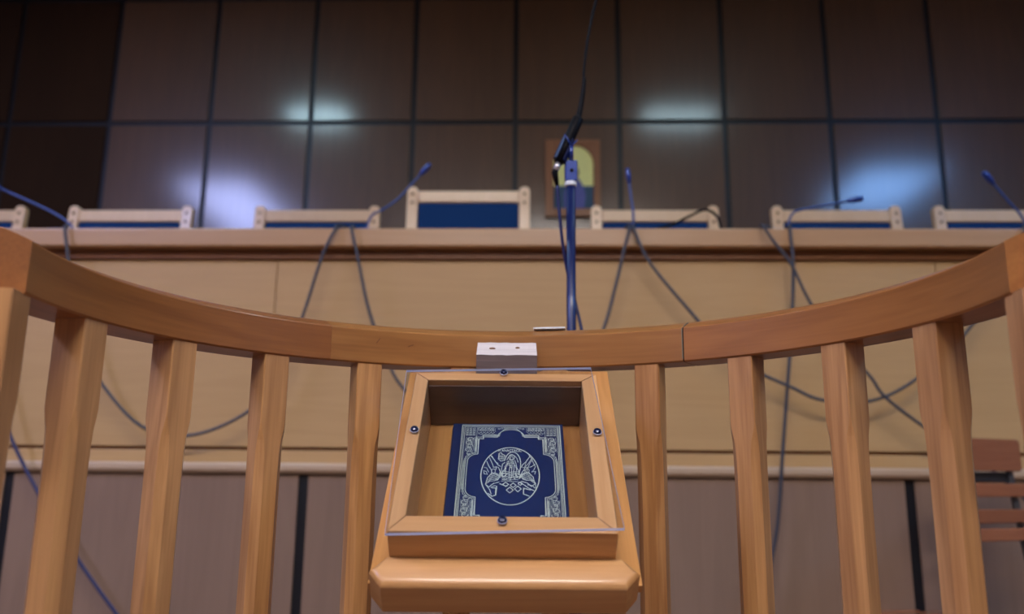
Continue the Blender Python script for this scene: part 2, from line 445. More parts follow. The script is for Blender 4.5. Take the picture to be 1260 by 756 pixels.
for i, (e, lab) in enumerate(CH):
    c = c0 if i == 0 else copy_tree(c0)
    c.location = room(e, CHN - 0.05, DZ); c['label'] = lab
cc = make_chair(0.532, 1.232, True)
cc.location = room(-0.289, CHN - 0.05, DZ)
cc['label'] = 'tallest judge chair, in the middle, with a broad blue upholstered back panel showing'

# ------------------------------------------------------------------ icon on the wall
ic = empty('religious_icon', 'small framed icon with arched gold ground hanging on the wall behind the microphone', 'picture', room(0.210, Y1 - 0.001, 2.233), PSI)
W2, HH = 0.153, 0.452
bm = bmesh.new()
for (x0, x1, z0, z1) in ((-W2, -W2 + .045, 0, HH), (W2 - .036, W2, 0, HH), (-W2 + .045, W2 - .036, 0, .045), (-W2 + .045, W2 - .036, HH - .03, HH)):
    add_box(bm, x0, x1, -.03, 0, z0, z1)
# spandrels above the arch
cx_, r_, zs = 0.0045, 0.1115, HH - .03 - .1115
arch = [(cx_ + r_ * math.cos(a), zs + r_ * math.sin(a)) for a in [PI * k / 20 for k in range(21)]]
for sgn in (0, 1):
    seg = arch[:11] if sgn == 0 else arch[10:]
    corner = (cx_ + r_, HH - .03) if sgn == 0 else (cx_ - r_, HH - .03)
    poly = seg + [corner] if sgn == 0 else seg + [corner]
    add_prism(bm, poly, -.024, -.001, lambda x, z, y: (x, y, z))
obj('frame', bm, M_ICONF, ic, bevel=0.003)
bm = bmesh.new(); add_box(bm, -.107, .116, -.014, -.001, .182, HH - .03); obj('gold_ground', bm, M_ICONG, ic)
bm = bmesh.new(); add_box(bm, -.107, .116, -.014, -.001, .045, .1815); obj('lower_ground', bm, M_ICONT, ic)
bm = bmesh.new()
robe = [(-.045, .047), (.062, .047), (.072, .12), (.062, .17), (.044, .205), (.026, .232), (-.008, .232), (-.024, .205), (-.040, .17), (-.052, .12)]
add_prism(bm, robe, -.021, -.0145, lambda x, z, y: (x, y, z)); obj('robed_figure', bm, M_ICONR, ic, bevel=0.004)
bm = bmesh.new(); add_prism(bm, [(.010 + .024 * math.cos(2 * PI * k / 20), .262 + .036 * math.sin(2 * PI * k / 20)) for k in range(20)], -.022, -.0145, lambda x, z, y: (x, y, z))
obj('head', bm, M_ICONS, ic, bevel=0.004)

# ------------------------------------------------------------------ desk microphones
def desk_mic(label, base_e, base_w, neck, tipr=0.010, mat=None, group='gooseneck microphones on the bench', depth=0.10):
    n0 = 2.665
    t = empty('desk_microphone', label, 'microphone', room(base_e, n0 + depth / 2, 1.612), PSI, group)
    bm = bmesh.new()
    hw = base_w / 2
    rings = []
    for z, s in ((0, 1.0), (0.014, 1.0), (0.020, 0.9), (0.026, 0.55)):
        rings.append([(-hw * s, -depth / 2 * s, z), (hw * s, -depth / 2 * s, z), (hw * s, depth / 2 * s, z), (-hw * s, depth / 2 * s, z)])
    add_loft(bm, rings); obj('base', bm, M_BASEBLUE, t, bevel=0.003)
    loc = [(e - base_e, n - (n0 + depth / 2), z - 1.612) for e, n, z in neck]
    P = smooth_path(loc, 6)
    bm = bmesh.new(); add_tube(bm, P, 0.0042, 8); obj('gooseneck', bm, mat or M_NECK, t, smooth=True)
    a, b = P[-1], P[-1] + (P[-1] - P[-3]).normalized() * 0.045
    d = (b - a)
    bm = bmesh.new(); add_tube(bm, [a - d * .25, a, a + d * .15, a + d * .8, a + d * .95, a + d], [.005, tipr * .8, tipr, tipr, tipr * .8, tipr * .3], 12)
    obj('microphone_head', bm, M_MICBLUE, t, smooth=True)
    return t
desk_mic('leftmost desk microphone, thick blue gooseneck slanting up to the left edge', -1.628, 0.10, [(-1.60, 2.71, 1.63), (-1.63, 2.712, 1.665), (-1.709, 2.715, 1.712), (-1.90, 2.719, 1.797)], 0.011)
desk_mic('desk microphone with dark gooseneck curving up to the right, beside the tallest chair', -0.594, 0.125, [(-.585, 2.715, 1.63), (-.581, 2.719, 1.66), (-.565, 2.719, 1.695), (-.530, 2.719, 1.715), (-.477, 2.719, 1.755), (-.428, 2.719, 1.813), (-.397, 2.719, 1.85)], 0.010)
desk_mic('desk microphone with thin upright blue gooseneck, right of the microphone pole', 0.315, 0.115, [(.336, 2.719, 1.63), (.337, 2.719, 1.703), (.330, 2.719, 1.768), (.325, 2.719, 1.822)], 0.008)
desk_mic('desk microphone with gooseneck bent low and almost level to the right', 0.832, 0.125, [(.862, 2.719, 1.63), (.866, 2.719, 1.668), (.881, 2.719, 1.700), (.909, 2.719, 1.714), (1.007, 2.719, 1.733), (1.08, 2.719, 1.747)], 0.010)
desk_mic('rightmost desk microphone, blue gooseneck slanting up to the left near the right edge', 1.66, 0.14, [(1.662, 2.719, 1.63), (1.652, 2.719, 1.69), (1.611, 2.719, 1.748), (1.565, 2.719, 1.815)], 0.010)
tag(tube_obj('black_cable', [room(*p) for p in ((.386, 2.70, 1.617), (.405, 2.72, 1.640), (.478, 2.75, 1.672), (.535, 2.76, 1.703), (.591, 2.76, 1.728), (.63, 2.76, 1.708), (.645, 2.76, 1.66), (.648, 2.76, 1.616))], 0.0048, M_BLACK),
    'black gooseneck cable arching up from the bench top in front of the whitish chair', 'cable')

# ------------------------------------------------------------------ hanging cables
HANG = 2.578
def cable(label, pts, r=0.0052, mat=None, start=None, end=None, hang=HANG):
    P = []
    if start is not None: P += [room(start, 2.68, 1.620), room(start + 0.0, 2.62, 1.620), room(pts[0][0], 2.592, 1.617)]
    P += [room(e, hang, z) for e, z in pts]
    if end is not None: P += [room(pts[-1][0], 2.592, 1.617), room(end, 2.62, 1.620), room(end, 2.68, 1.620)]
    return tag(tube_obj('microphone_cable', P, r, mat or M_CABLE), label, 'cable', 'cables hanging down the bench front')
cable('grey cable drooping between the leftmost microphone and the next one', [(-1.558, 1.60), (-1.547, 1.551), (-1.53, 1.482), (-1.491, 1.332), (-1.429, 1.172), (-1.371, 1.081), (-1.235, .954), (-1.077, .927), (-.915, .992), (-.819, 1.097), (-.748, 1.302), (-.705, 1.47), (-.676, 1.558), (-.655, 1.60)], start=-1.585, end=-.630)
cable('grey cable drooping behind the glazed book case, from left of it to the microphone pole', [(-.602, 1.60), (-.579, 1.511), (-.531, 1.322), (-.459, 1.151), (-.412, 1.077), (-.298, .961), (-.145, .904), (.018, .975), (.146, 1.129), (.219, 1.274), (.26, 1.418), (.294, 1.554), (.306, 1.60)], start=-.606, end=.300)
cable('grey cable drooping to the right from beside the microphone pole, rising again at far right', [(.321, 1.60), (.371, 1.486), (.496, 1.325), (.594, 1.208), (.68, 1.144), (.793, 1.091), (.892, 1.049), (1.039, 1.048), (1.179, 1.114), (1.349, 1.263), (1.476, 1.434), (1.564, 1.582), (1.575, 1.60)], start=.326, end=1.60)
cable('grey cable slanting down to the right across the right side of the bench front', [(.737, 1.602), (.765, 1.554), (.816, 1.478), (.867, 1.356), (.95, 1.223), (1.035, 1.123), (1.075, 1.06), (1.179, .974), (1.294, .898), (1.42, .80), (1.56, .62), (1.62, .30), (1.63, .02)], start=.775, r=0.005, hang=2.562)
cable('grey cable falling almost straight down the bench front to the floor', [(.828, 1.60), (.830, 1.473), (.814, 1.287), (.791, 1.107), (.768, .931), (.737, .688), (.711, .57), (.679, .418), (.66, .2), (.65, .012)], start=.828, r=0.0056, hang=2.590)
cable('dark blue cable slanting down to the right at the far left', [(-2.02, 1.60), (-1.95, 1.48), (-1.782, 1.224), (-1.703, 1.04), (-1.663, .943), (-1.549, .763), (-1.396, .558), (-1.252, .393), (-1.155, .293), (-1.0, .1), (-.9, .012)], start=-2.03, mat=M_CABLEB, r=0.0055)

# ------------------------------------------------------------------ slatted chair at the right
sl = empty('slatted_chair', 'varnished slatted wooden chair with grey metal frame, at the right edge below the bench', 'chair', (1.335, 2.30, 0), math.radians(24))
SW = 0.15
def slat(z0, z1, y, t=0.018, r=0.012):
    bm = bmesh.new()
    rr = min(r, (z1 - z0) / 2 * 0.9)
    poly = []
    for (cx2, cz2, a0) in ((SW - rr, z1 - rr, 0), (-SW + rr, z1 - rr, PI / 2), (-SW + rr, z0 + rr, PI), (SW - rr, z0 + rr, 1.5 * PI)):
        for k in range(5): poly.append((cx2 + rr * math.cos(a0 + k * PI / 8), cz2 + rr * math.sin(a0 + k * PI / 8)))
    add_prism(bm, poly, y, y + t, lambda x, z, yy: (x, yy, z))
    return obj('back_slat', bm, M_SLAT, sl, bevel=0.004)
slat(.835, .925, .03); slat(.765, .802, .02); slat(.695, .732, .012); slat(.648, .682, .006)
for s in (-1, 1):
    bmx = bmesh.new(); add_tube(bmx, smooth_path([(s * .118, -.02, 0), (s * .118, -.01, .35), (s * .118, .03, .65), (s * .118, .058, .90)], 4), .010, 10)
    obj('rear_frame_tube', bmx, M_STEEL, sl, smooth=True)
    bmx = bmesh.new(); add_tube(bmx, [(s * .118, .42, 0), (s * .118, .36, .41)], .010, 10); obj('front_leg', bmx, M_STEEL, sl, smooth=True)
    bmx = bmesh.new(); add_tube(bmx, [(s * .118, .0, .40), (s * .118, .38, .40)], .010, 10); obj('seat_frame_tube', bmx, M_STEEL, sl, smooth=True)
bm = bmesh.new(); add_box(bm, -.122, .122, .051, .066, .806, .833); obj('cross_bar', bm, M_STEEL, sl, bevel=0.003)
for k in range(5):
    bm = bmesh.new(); add_box(bm, -SW, SW, .02 + k * .078, .084 + k * .078, .411, .425); obj('seat_slat', bm, M_SLAT, sl, bevel=0.004)

# ------------------------------------------------------------------ curved witness stand
R, DY, CX, H, HR, TK = 0.4083, 1.1225, 0.0051, 0.1947, 0.045, 0.050
CYY = DY - R
ws = empty('witness_stand', 'curved wooden witness stand rail with square chamfered balusters in the foreground', 'witness stand', (CX, CYY, 0))
TILT = 0.009
def lift(rings): return [[(x, y, z + TILT * x) for x, y, z in q] for q in rings]
ZT, ZB = CZ + H, CZ + H - HR
def rail_profile():
    # (radial offset, z): flat inner face, gently crowned top, rounded outer edge
    return [(0.0015, ZB), (0, ZB + .002), (0, ZT - .001), (.0012, ZT + .0006), (.012, ZT + .0056), (.024, ZT + .0105), (.034, ZT + .0125), (.043, ZT + .010), (.049, ZT + .003), (TK, ZT - .006), (TK, ZB + .002), (TK - .002, ZB)]
def grain_attr(o, vals):
    at = o.data.attributes.new('grain', 'FLOAT_VECTOR', 'POINT')
    for i, v in enumerate(vals): at.data[i].vector = v
def rail_arc(p0, p1, mat, n):
    bm = bmesh.new(); rings = []; gr = []
    pr = rail_profile()
    for i in range(n + 1):
        ph = p0 + (p1 - p0) * i / n
        rings.append([((R + a) * math.sin(ph), (R + a) * math.cos(ph), z) for a, z in pr])
        gr += [(ph * R, a, z - ZB) for a, z in pr]
    add_loft(bm, lift(rings))
    o = obj('top_rail', bm, mat, ws, smooth='auto'); grain_attr(o, gr); return o
PHC = 1.7035
PJ = 0.5635
rail_arc(-PHC, -0.6194, M_RAIL_L, 36)
rail_arc(-0.6190, PJ - .0025, M_RAIL_C, 40)
rail_arc(PJ + .0025, PHC, M_RAIL_R, 36)
# filler in the open right joint
bm = bmesh.new()
pr = [(a + .0012 if a < .01 else a - .0012, z - (.0008 if z > ZB + .02 else -.0008)) for a, z in rail_profile()]
add_loft(bm, lift([[((R + a) * math.sin(ph), (R + a) * math.cos(ph), z) for a, z in pr] for ph in (PJ - .0023, PJ + .0023)]))
obj('joint_gap', bm, M_JOINT, ws)
bm = bmesh.new()
pr2 = [(-.0003, ZB + .004), (-.0003, ZT - .001), (.012, ZT + .0060), (.024, ZT + .0108), (.024, ZT + .009), (.004, ZT - .003), (.002, ZB + .004)]
add_loft(bm, lift([[((R + a) * math.sin(ph), (R + a) * math.cos(ph), z) for a, z in pr2] for ph in (PJ - .0045, PJ - .0018)]))
obj('joint_filler', bm, M_CRACK, ws)
# straight wings beyond the corners
for s in (-1, 1):
    xc, yc = s * R * math.sin(PHC), R * math.cos(PHC)
    bm = bmesh.new(); rings = []; gr = []
    for x in (0.0, 0.3, 0.6, 0.9):
        rings.append([(xc + s * (x + .0) , yc + a - .0, z) for a, z in rail_profile()])
        gr += [(x, a, z - ZB + .1) for a, z in rail_profile()]
    rings[0] = [(xc + s * a * 0.97, yc + a * (0.95), z) for a, z in rail_profile()]
    add_loft(bm, lift(rings)); o = obj('wing_rail', bm, M_RAIL_L if s < 0 else M_RAIL_R, ws, smooth='auto'); grain_attr(o, gr)
# balusters
W = 0.0334
def baluster_mesh():
    bm = bmesh.new()
    def ring(z, c, h):
        return [(-h + c, -h, z), (h - c, -h, z), (h, -h + c, z), (h, h - c, z), (h - c, h, z), (-h + c, h, z), (-h, h - c, z), (-h, -h + c, z)]
    h = W / 2; e = 0.0012
    zt = ZB + .001
    R_ = [(zt, e, h), (zt - .085, e, h), (zt - .094, .0030, h + .0001), (zt - .104, .0058, h + .0003), (zt - .120, .0076, h + .0006), (zt - .150, .0084, h + .0007),
          (0.20, .0084, h + .0007), (0.175, .0062, h + .0003), (0.160, .003, h), (0.150, e, h), (0.085, e, h)]
    add_loft(bm, [ring(*q) for q in R_])
    return bm
b0 = obj('baluster', baluster_mesh(), M_POST, ws)
DPH, YAW = 0.3073, -0.0233
ks = [k + .5 for k in range(-6, 6)]
for i, k in enumerate(ks):
    b = b0 if i == 0 else b0.copy()
    if i: COL.objects.link(b); b.parent = ws
    ph = k * DPH + YAW
    if abs(k) > 5: ph = math.copysign(PHC - 0.0, k)
    rr = R + 0.002 + W / 2
    b.location = (rr * math.sin(ph), rr * math.cos(ph), TILT * rr * math.sin(ph)); b.rotation_euler = (0, 0, -ph)
# bottom rail / plinth
for (p0, p1) in ((-PHC, PHC),):
    bm = bmesh.new()
    prb = [(-.006, 0.0), (-.006, .078), (0, .086), (TK, .086), (TK + .006, .078), (TK + .006, 0.0)]
    n = 80
    add_loft(bm, [[((R + a) * math.sin(p0 + (p1 - p0) * i / n), (R + a) * math.cos(p0 + (p1 - p0) * i / n), z + .005) for a, z in prb] for i in range(n + 1)])
    obj('plinth', bm, M_POST, ws, smooth='auto')
for s in (-1, 1):
    bm = bmesh.new(); add_box(bm, *sorted((s * .41, s * 1.30)), R * math.cos(PHC) - .004, R * math.cos(PHC) + .05, .006 + (0 if s > 0 else .012), .088)
    obj('plinth', bm, M_POST, ws, bevel=.003)
    bm = bmesh.new(); add_box(bm, *sorted((s * 1.26, s * 1.30)), R * math.cos(PHC) + .004, R * math.cos(PHC) + .044, .08, ZB + .002)
    obj('end_post', bm, M_POST, ws, bevel=.003)
# dents in the pale segment
for (ph, z, a) in ((-.462, ZB + .031, .6), (-.352, ZB + .027, 1.2)):
    bm = bmesh.new(); add_box(bm, -.0006, .0006, -.0002, .0010, -.0040, .0040)
    o = obj('dent', bm, M_SOFFIT, ws); o.location = (R * math.sin(ph), R * math.cos(ph) - .0006, z + TILT * R * math.sin(ph)); o.rotation_euler = (0, a, -ph)

# white strip lying on the rail
bm = bmesh.new(); add_box(bm, -.0225, .0225, -.009, .009, 0, .0026)
o = obj('white_strip', bm, M_WHITEP, None, bevel=.0008); o.location = (CX + .0485, CYY + .4345, ZT + .0135); o.rotation_euler = (0, -.009, -.12)
tag(o, 'thin whitish strip lying on the rail top beside the microphone pole', 'strip')

# ------------------------------------------------------------------ sloping book case
OC = Vector((-0.0150714, 0.9919, 0.93139911))
VA = Vector((0.99999654, -0.00262985, 0)); VB = Vector((0.00196094, 0.74564307, 0.66634269)); VN = Vector((-0.00175238, -0.66634038, 0.74564564))
ROT = Matrix((VA, VB, VN)).transposed().to_4x4()
case = empty('book_display_case', 'sloping wooden display case with clear screwed-on cover fixed to the middle of the rail', 'display case', OC)
case.rotation_euler = ROT.to_euler()
AX0, AX1, OX0, OX1 = -.0996, .1169, -.0839, .0987
BT, OBT, OBB, BB = -.0055, -.0203, -.2453, -.2662
ZF, ZFL = -.0029, -.0690
def frame_bar(poly, mat):
    bm = bmesh.new(); add_prism(bm, poly, ZFL, ZF); return obj('frame_bar', bm, mat, case, bevel=.0012)
q = .00015
frame_bar([(AX0, BT), (OX0, OBT), (OX1, OBT), (AX1, BT)], M_CASE_X)
frame_bar([(AX0, BB), (AX1, BB), (OX1, OBB), (OX0, OBB)], M_CASE_X)
frame_bar([(AX0, BT - q), (AX0, BB + q), (OX0, OBB + q), (OX0, OBT - q)], M_CASE_Y)
frame_bar([(AX1, BT - q), (OX1, OBT - q), (OX1, OBB + q), (AX1, BB + q)], M_CASE_Y)
bm = bmesh.new(); add_box(bm, -.1224, .1449, -.2692, .0980, ZFL - .0105, ZFL - .0002); obj('back_board', bm, M_BOARD, case, bevel=.0012)
# front moulding with clipped corners and a rounded upper edge
bm = bmesh.new()
def outl(d):   # outline pulled in by d at the front
    return [(-.1038 + d * .4, -.2664), (-.1174 + d, -.2812), (-.1038 + d * .4, -.2985 + d), (.1247 - d * .4, -.2985 + d), (.1383 - d, -.2812), (.1247 - d * .4, -.2664)]
rings = []
for d, z in ((.0, -.0745), (0, -.0432), (.0003, -.0418), (.0012, -.0402), (.0026, -.0386), (.0044, -.0376), (.0078, -.0364)):
    rings.append([(x, y, z) for x, y in outl(d)])
add_loft(bm, rings); obj('front_moulding', bm, M_CASE_X, case, smooth='auto')
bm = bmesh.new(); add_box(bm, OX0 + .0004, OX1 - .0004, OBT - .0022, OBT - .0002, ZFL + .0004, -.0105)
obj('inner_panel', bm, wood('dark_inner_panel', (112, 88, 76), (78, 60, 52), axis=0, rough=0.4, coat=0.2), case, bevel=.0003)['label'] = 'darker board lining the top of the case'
# clear cover
bm = bmesh.new(); add_box(bm, -.1117, .1117, -.2675, 0, -.0030, .0002)
for f in bm.faces:
    if abs(f.normal.z) < .5 and abs(f.calc_center_median().z + .00145) < .0008: f.material_index = 1
pane = obj('clear_cover', bm, [M_ACRYL, M_ACEDGE], case)
for p in pane.data.polygons:
    p.material_index = 1 if abs(p.normal.z) < .5 else 0
pane.rotation_euler = (0, 0, .0465 * .9)
for (u, v) in ((.0066, -.0094), (-.0983, -.1306), (.1199, -.1321), (.0090, -.2793)):
    u *= .91; v *= .91
    bm = bmesh.new(); add_lathe(bm, [(.0043, 0), (.0043, .0008), (.0036, .0022), (.0018, .0030)], 20); 
    s_ = obj('cover_screw', bm, M_SCREW, case, smooth='auto'); s_.location = (u, v, .0006)
    bm = bmesh.new(); add_lathe(bm, [(.0049, 0), (.0049, .0004), (.0045, .0006)], 20)  # glare below the screw head, made as a thin disc
    obj('screw_glare', bm, M_GLARE, s_, smooth='auto').location = (0, 0, -.0006)
# raw wooden block between case and rail (world coordinates brought into the case frame)
bm = bmesh.new()
prof = [(1.070, .9125), (1.070, .9600), (1.1150, .9835), (1.1185, .9835), (1.1185, .9535), (1.1065, .9440)]
rings = []
NB = 14
for i in range(NB + 1):
    x = -.0462 + .0796 * i / NB
    j = [(mnoise.noise(Vector((x * 90, 1, k * 3.3))) * .0012) for k in range(6)]
    rings.append([(x, prof[0][0], prof[0][1]), (x, prof[1][0], prof[1][1] + j[1] * .5), (x, prof[2][0] - abs(j[2]) * 2, prof[2][1] + j[3] * 1.4), (x, prof[3][0], prof[3][1]), (x, prof[4][0], prof[4][1]), (x, prof[5][0], prof[5][1])])
add_loft(bm, rings)
inv = (Matrix.Translation(OC) @ ROT).inverted()
bm.transform(inv)
blk = obj('wooden_block', bm, [M_RAW, M_BLOCKF], case)
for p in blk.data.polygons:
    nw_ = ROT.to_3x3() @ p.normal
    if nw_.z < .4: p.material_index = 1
blk['label'] = 'pale rough-sawn unvarnished block'
for (x, y, z, rx, rz_) in ((-.026, 1.092, .9717, .0045, .0018), (.008, 1.095, .9733, .0032, .0016)):
    bm = bmesh.new(); bmesh.ops.create_icosphere(bm, subdivisions=2, radius=1.0)
    bmesh.ops.scale(bm, verts=bm.verts[:], vec=(rx, .0028, rz_)); bmesh.ops.translate(bm, verts=bm.verts[:], vec=(x, y, z)); bm.transform(inv)
    obj('knot_hole', bm, M_SOFFIT, blk, smooth=True)

# ------------------------------------------------------------------ the book
BKW, BKL, BKT = 0.1306, 0.2008, 0.0175
bk = empty('holy_book', 'dark blue hardback book with gold engraved border and round medallion, inside the display case', 'book')
BO = OC + VA * .01165 + VB * (-.0430) + VN * (-.0500)       # top middle of the front cover
bk.location = BO; bk.rotation_euler = ROT.to_euler()
hw = BKW / 2
bm = bmesh.new(); add_box(bm, -hw, hw, -BKL, 0, -.0026, 0); obj('front_cover', bm, M_COVER, bk, bevel=.0012, seg=3)
bm = bmesh.new(); add_box(bm, -hw, hw, -BKL, 0, -BKT, -BKT + .0026); obj('back_cover', bm, M_COVER, bk, bevel=.0012, seg=3)
bm = bmesh.new()
sp = [(-hw + .003 - .0045 * math.sin(PI * k / 8), -.0002 - (BKT - .0004) * k / 8) for k in range(9)] + [(-hw + .0045, -BKT + .002), (-hw + .0045, -.002)]
add_prism(bm, sp, -BKL + .0004, -.0004, lambda x, z, y: (x, y, z)); obj('spine', bm, M_COVER, bk, smooth='auto')
bm = bmesh.new(); add_box(bm, -hw + .005, hw - .0035, -BKL + .003, -.003, -BKT + .0027, -.0027); obj('page_block', bm, M_PAGES, bk)

# gold stamping: thin raised foil lines, millimetres on the cover (x from the middle, y down from the top = negative)
GB = bmesh.new()
def foil(pts, w=.55, closed=False, h=.22):
    pts = [Vector((x, y)) for x, y in pts]
    n = len(pts)
    if n < 2: return
    L_, R__ = [], []
    for i in range(n):
        if closed: a, b = pts[(i - 1) % n], pts[(i + 1) % n]
        else: a, b = pts[max(i - 1, 0)], pts[min(i + 1, n - 1)]
        d = (b - a)
        if d.length < 1e-6: d = Vector((1, 0))
        d.normalize(); nn = Vector((-d.y, d.x)) * w / 2
        # widen at mitres
        if 0 < i < n - 1 or closed:
            d1 = (pts[i] - pts[(i - 1) % n]).normalized()
            cs = abs(d1.dot(d)); nn /= max(cs, .5)
        L_.append(pts[i] + nn); R__.append(pts[i] - nn)
    z0, z1 = .02 / 1000, h / 1000
    rings = []
    for l, r in zip(L_, R__):
        rings.append([(l.x / 1000, l.y / 1000, z0), (l.x / 1000, l.y / 1000, z1), (r.x / 1000, r.y / 1000, z1), (r.x / 1000, r.y / 1000, z0)])
    if closed: rings.append(rings[0])
    add_loft(GB, rings, cap=not closed)
MC = 3.6; MY = -91.0
def arc2(cx, cy, rx, ry, a0, a1, n=10):
    return [(cx + rx * math.cos(math.radians(a0 + (a1 - a0) * k / n)), cy + ry * math.sin(math.radians(a0 + (a1 - a0) * k / n))) for k in range(n + 1)]
OW, OT = 57.6, -3.4                        # outer border half width, top
OBm = 2 * MY - OT
def rect(o, w=.55): foil([(MC - OW + o, OT - o), (MC + OW - o, OT - o), (MC + OW - o, OBm + o), (MC - OW + o, OBm + o), (MC - OW + o, OT - o)], w)
rect(0, .8); rect(1.7, .5); rect(3.2, .5)
def contour(o, w):
    """inner contour quarter, offset outwards by o, mirrored four ways"""
    q1 = arc2(0, -24.5 - 0, 15.5 - o * .6, 13.0 + o, 90, 0, 10)
    q1 = [(x, y) for x, y in q1]
    q1 += [(15.5 - o * .6, -25.3 + o), (32.0 - o * .2, -25.3 + o), (32.0, -25.3 + o), (32.0 + o * .6, -29.0 + o), (37.4 + o, -29.0 + o), (37.4 + o, -56.0 + o * .7)]
    q1 += arc2(37.4 + o, -69.5, 11.5, 13.5 + o * .7, 88, 10, 10)
    q1 += [(48.9 + o, -80.0), (48.9 + o, -91.0)]
    for sx_ in (-1, 1):
        for sy_ in (-1, 1):
            foil([(MC + sx_ * x, (y if sy_ > 0 else 2 * MY - y)) for x, y in q1], w)
contour(0, .8); contour(2.0, .5); contour(3.6, .4)
# fret and scroll fillings of the border
rnd = random.Random(3)
def fret(x0, y0, w_, h_, wd=.5):
    foil([(x0, y0), (x0 + w_, y0), (x0 + w_, y0 - h_), (x0 + w_ * .3, y0 - h_), (x0 + w_ * .3, y0 - h_ * .45), (x0 + w_ * .65, y0 - h_ * .45)], wd)
def quad(fn):
    for sx_ in (-1, 1):
        for sy_ in (-1, 1):
            fn(lambda x, y: (MC + sx_ * x, (y if sy_ > 0 else 2 * MY - y)))
def corner(T):
    def F(x0, y0, w_, h_):
        foil([T(*p) for p in ((x0, y0), (x0 + w_, y0), (x0 + w_, y0 - h_), (x0 + w_ * .3, y0 - h_), (x0 + w_ * .3, y0 - h_ * .45), (x0 + w_ * .65, y0 - h_ * .45))], .5)
    for i in range(3):
        for j in range(3):
            F(41.5 + i * 4.0, -9.0 - j * 4.6, 3.0, 3.4)
    foil([T(40, -8), T(40, -52)], .45); foil([T(41, -22.5), T(53, -22.5)], .45)
    for k in range(5):          # scrolls down the side
        y = -27 - k * 6.3
        foil([T(*p) for p in arc2(46.8 + (k % 2) * 1.6, y - 2.5, 3.4, 3.0, 200, -100, 9)], .5)
        foil([T(*p) for p in arc2(48.2 - (k % 2) * 1.6, y - 4.5, 1.8, 1.6, 0, 300, 7)], .45)
    for k in range(5):          # frets along the top
        F(19.5 + k * 4.0, -8.5, 3.0, 5.2); foil([T(19 + k * 4, -16.4), T(22 + k * 4, -19.6), T(23 + k * 4, -16.4)], .45)
    foil([T(17, -21), T(37, -21)], .4)
    for k in range(4): foil([T(*p) for p in arc2(4 + k * 3.4, -7.4 - k * .9, 1.3, 1.1, 0, 330, 7)], .4)
    for k in range(3):          # long lines beside the waist
        foil([T(51.2 + k * .9, -60 - k * 4), T(51.6 + k * .9, -91)], .35)
quad(corner)
def mesh_fill(T):
    for k in range(9):
        foil([T(39.8 + k * 1.5, -26 - (k % 2) * 2), T(40.4 + k * 1.5, -33), T(39.6 + k * 1.5, -41), T(40.6 + k * 1.5, -50 - (k % 3))], .3)
    for k in range(8):
        foil([T(18 + k * 2.4, -9.0), T(19.2 + k * 2.4, -12.5), T(18 + k * 2.4, -15.5)], .35)
quad(mesh_fill)
# medallion ring
foil([(MC - .4 + 32.2 * math.cos(2 * PI * k / 64), MY + 46.6 * math.sin(2 * PI * k / 64)) for k in range(64)], 1.1, closed=True)
def G(pl, w=.62):               # drawing grid of the medallion
    foil([(MC - .4 + (X - 402) / 340 * 32, MY - (Y - 390) / 335 * 46.6) for X, Y in pl], w)
def ell(cx, cy, rx, ry, a0=0, a1=360, n=16, w=.6):
    G([(cx + rx * math.cos(math.radians(a0 + (a1 - a0) * k / n)), cy + ry * math.sin(math.radians(a0 + (a1 - a0) * k / n))) for k in range(n + 1)], w)
# mandorla and central standing figure
ell(430, 250, 96, 140, 200, 355, 14, 1.0); G([(526, 240), (524, 300), (512, 350), (500, 390)], 1.0)
ell(425, 255, 70, 105, 205, 350, 12, .7)
ell(418, 178, 34, 36, 0, 360, 14, .7); ell(418, 186, 17, 22, 0, 360, 10, .6)
for X, Y, X2, Y2 in ((385, 215, 352, 300), (402, 222, 392, 330), (420, 225, 418, 345), (438, 222, 446, 330), (455, 214, 478, 300)):
    G([(X, Y), ((X + X2) / 2 + 5, (Y + Y2) / 2), (X2, Y2), (X2 + rnd.uniform(-12, 12), Y2 + 60), (X2 + rnd.uniform(-20, 20), Y2 + 110)], .7)
G([(352, 300), (320, 345), (300, 400), (330, 410), (372, 370)], .7); G([(478, 300), (500, 340), (520, 400), (486, 410), (455, 360)], .7)
G([(340, 240), (310, 260), (300, 320), (320, 380)], .7); G([(365, 250), (340, 290), (335, 350)], .6)
# turreted shape at the upper left of the figure
G([(265, 130), (258, 200), (290, 225), (335, 215), (350, 170), (330, 150), (305, 140), (290, 120), (265, 130)], .8)
for k in range(4): G([(272 + k * 18, 138 + k * 6), (270 + k * 18, 212)], .5)
G([(262, 165), (345, 175)], .5); G([(262, 190), (342, 196)], .5)
# mountains and rays, left and right
G([(160, 150), (215, 215), (255, 270), (290, 290)], .8); G([(150, 180), (190, 260), (205, 300), (240, 290), (232, 330)], .7); G([(180, 160), (225, 235), (262, 255)], .6)
G([(120, 225), (150, 290), (180, 330), (185, 370), (160, 400)], .8); G([(95, 300), (125, 310), (150, 360)], .6); G([(85, 340), (120, 350), (135, 385), (100, 380), (90, 350)], .7); G([(200, 300), (262, 300), (280, 340)], .6)
G([(640, 160), (590, 230), (545, 270), (535, 300)], .8); G([(660, 185), (620, 250), (580, 290), (560, 340)], .7); G([(545, 300), (610, 300), (600, 350)], .6); G([(625, 150), (668, 200), (640, 240), (610, 300), (650, 290), (700, 260)], .7)
G([(665, 215), (700, 290), (680, 330), (655, 350), (700, 345), (690, 380)], .7); G([(600, 205), (575, 290), (570, 350)], .5)
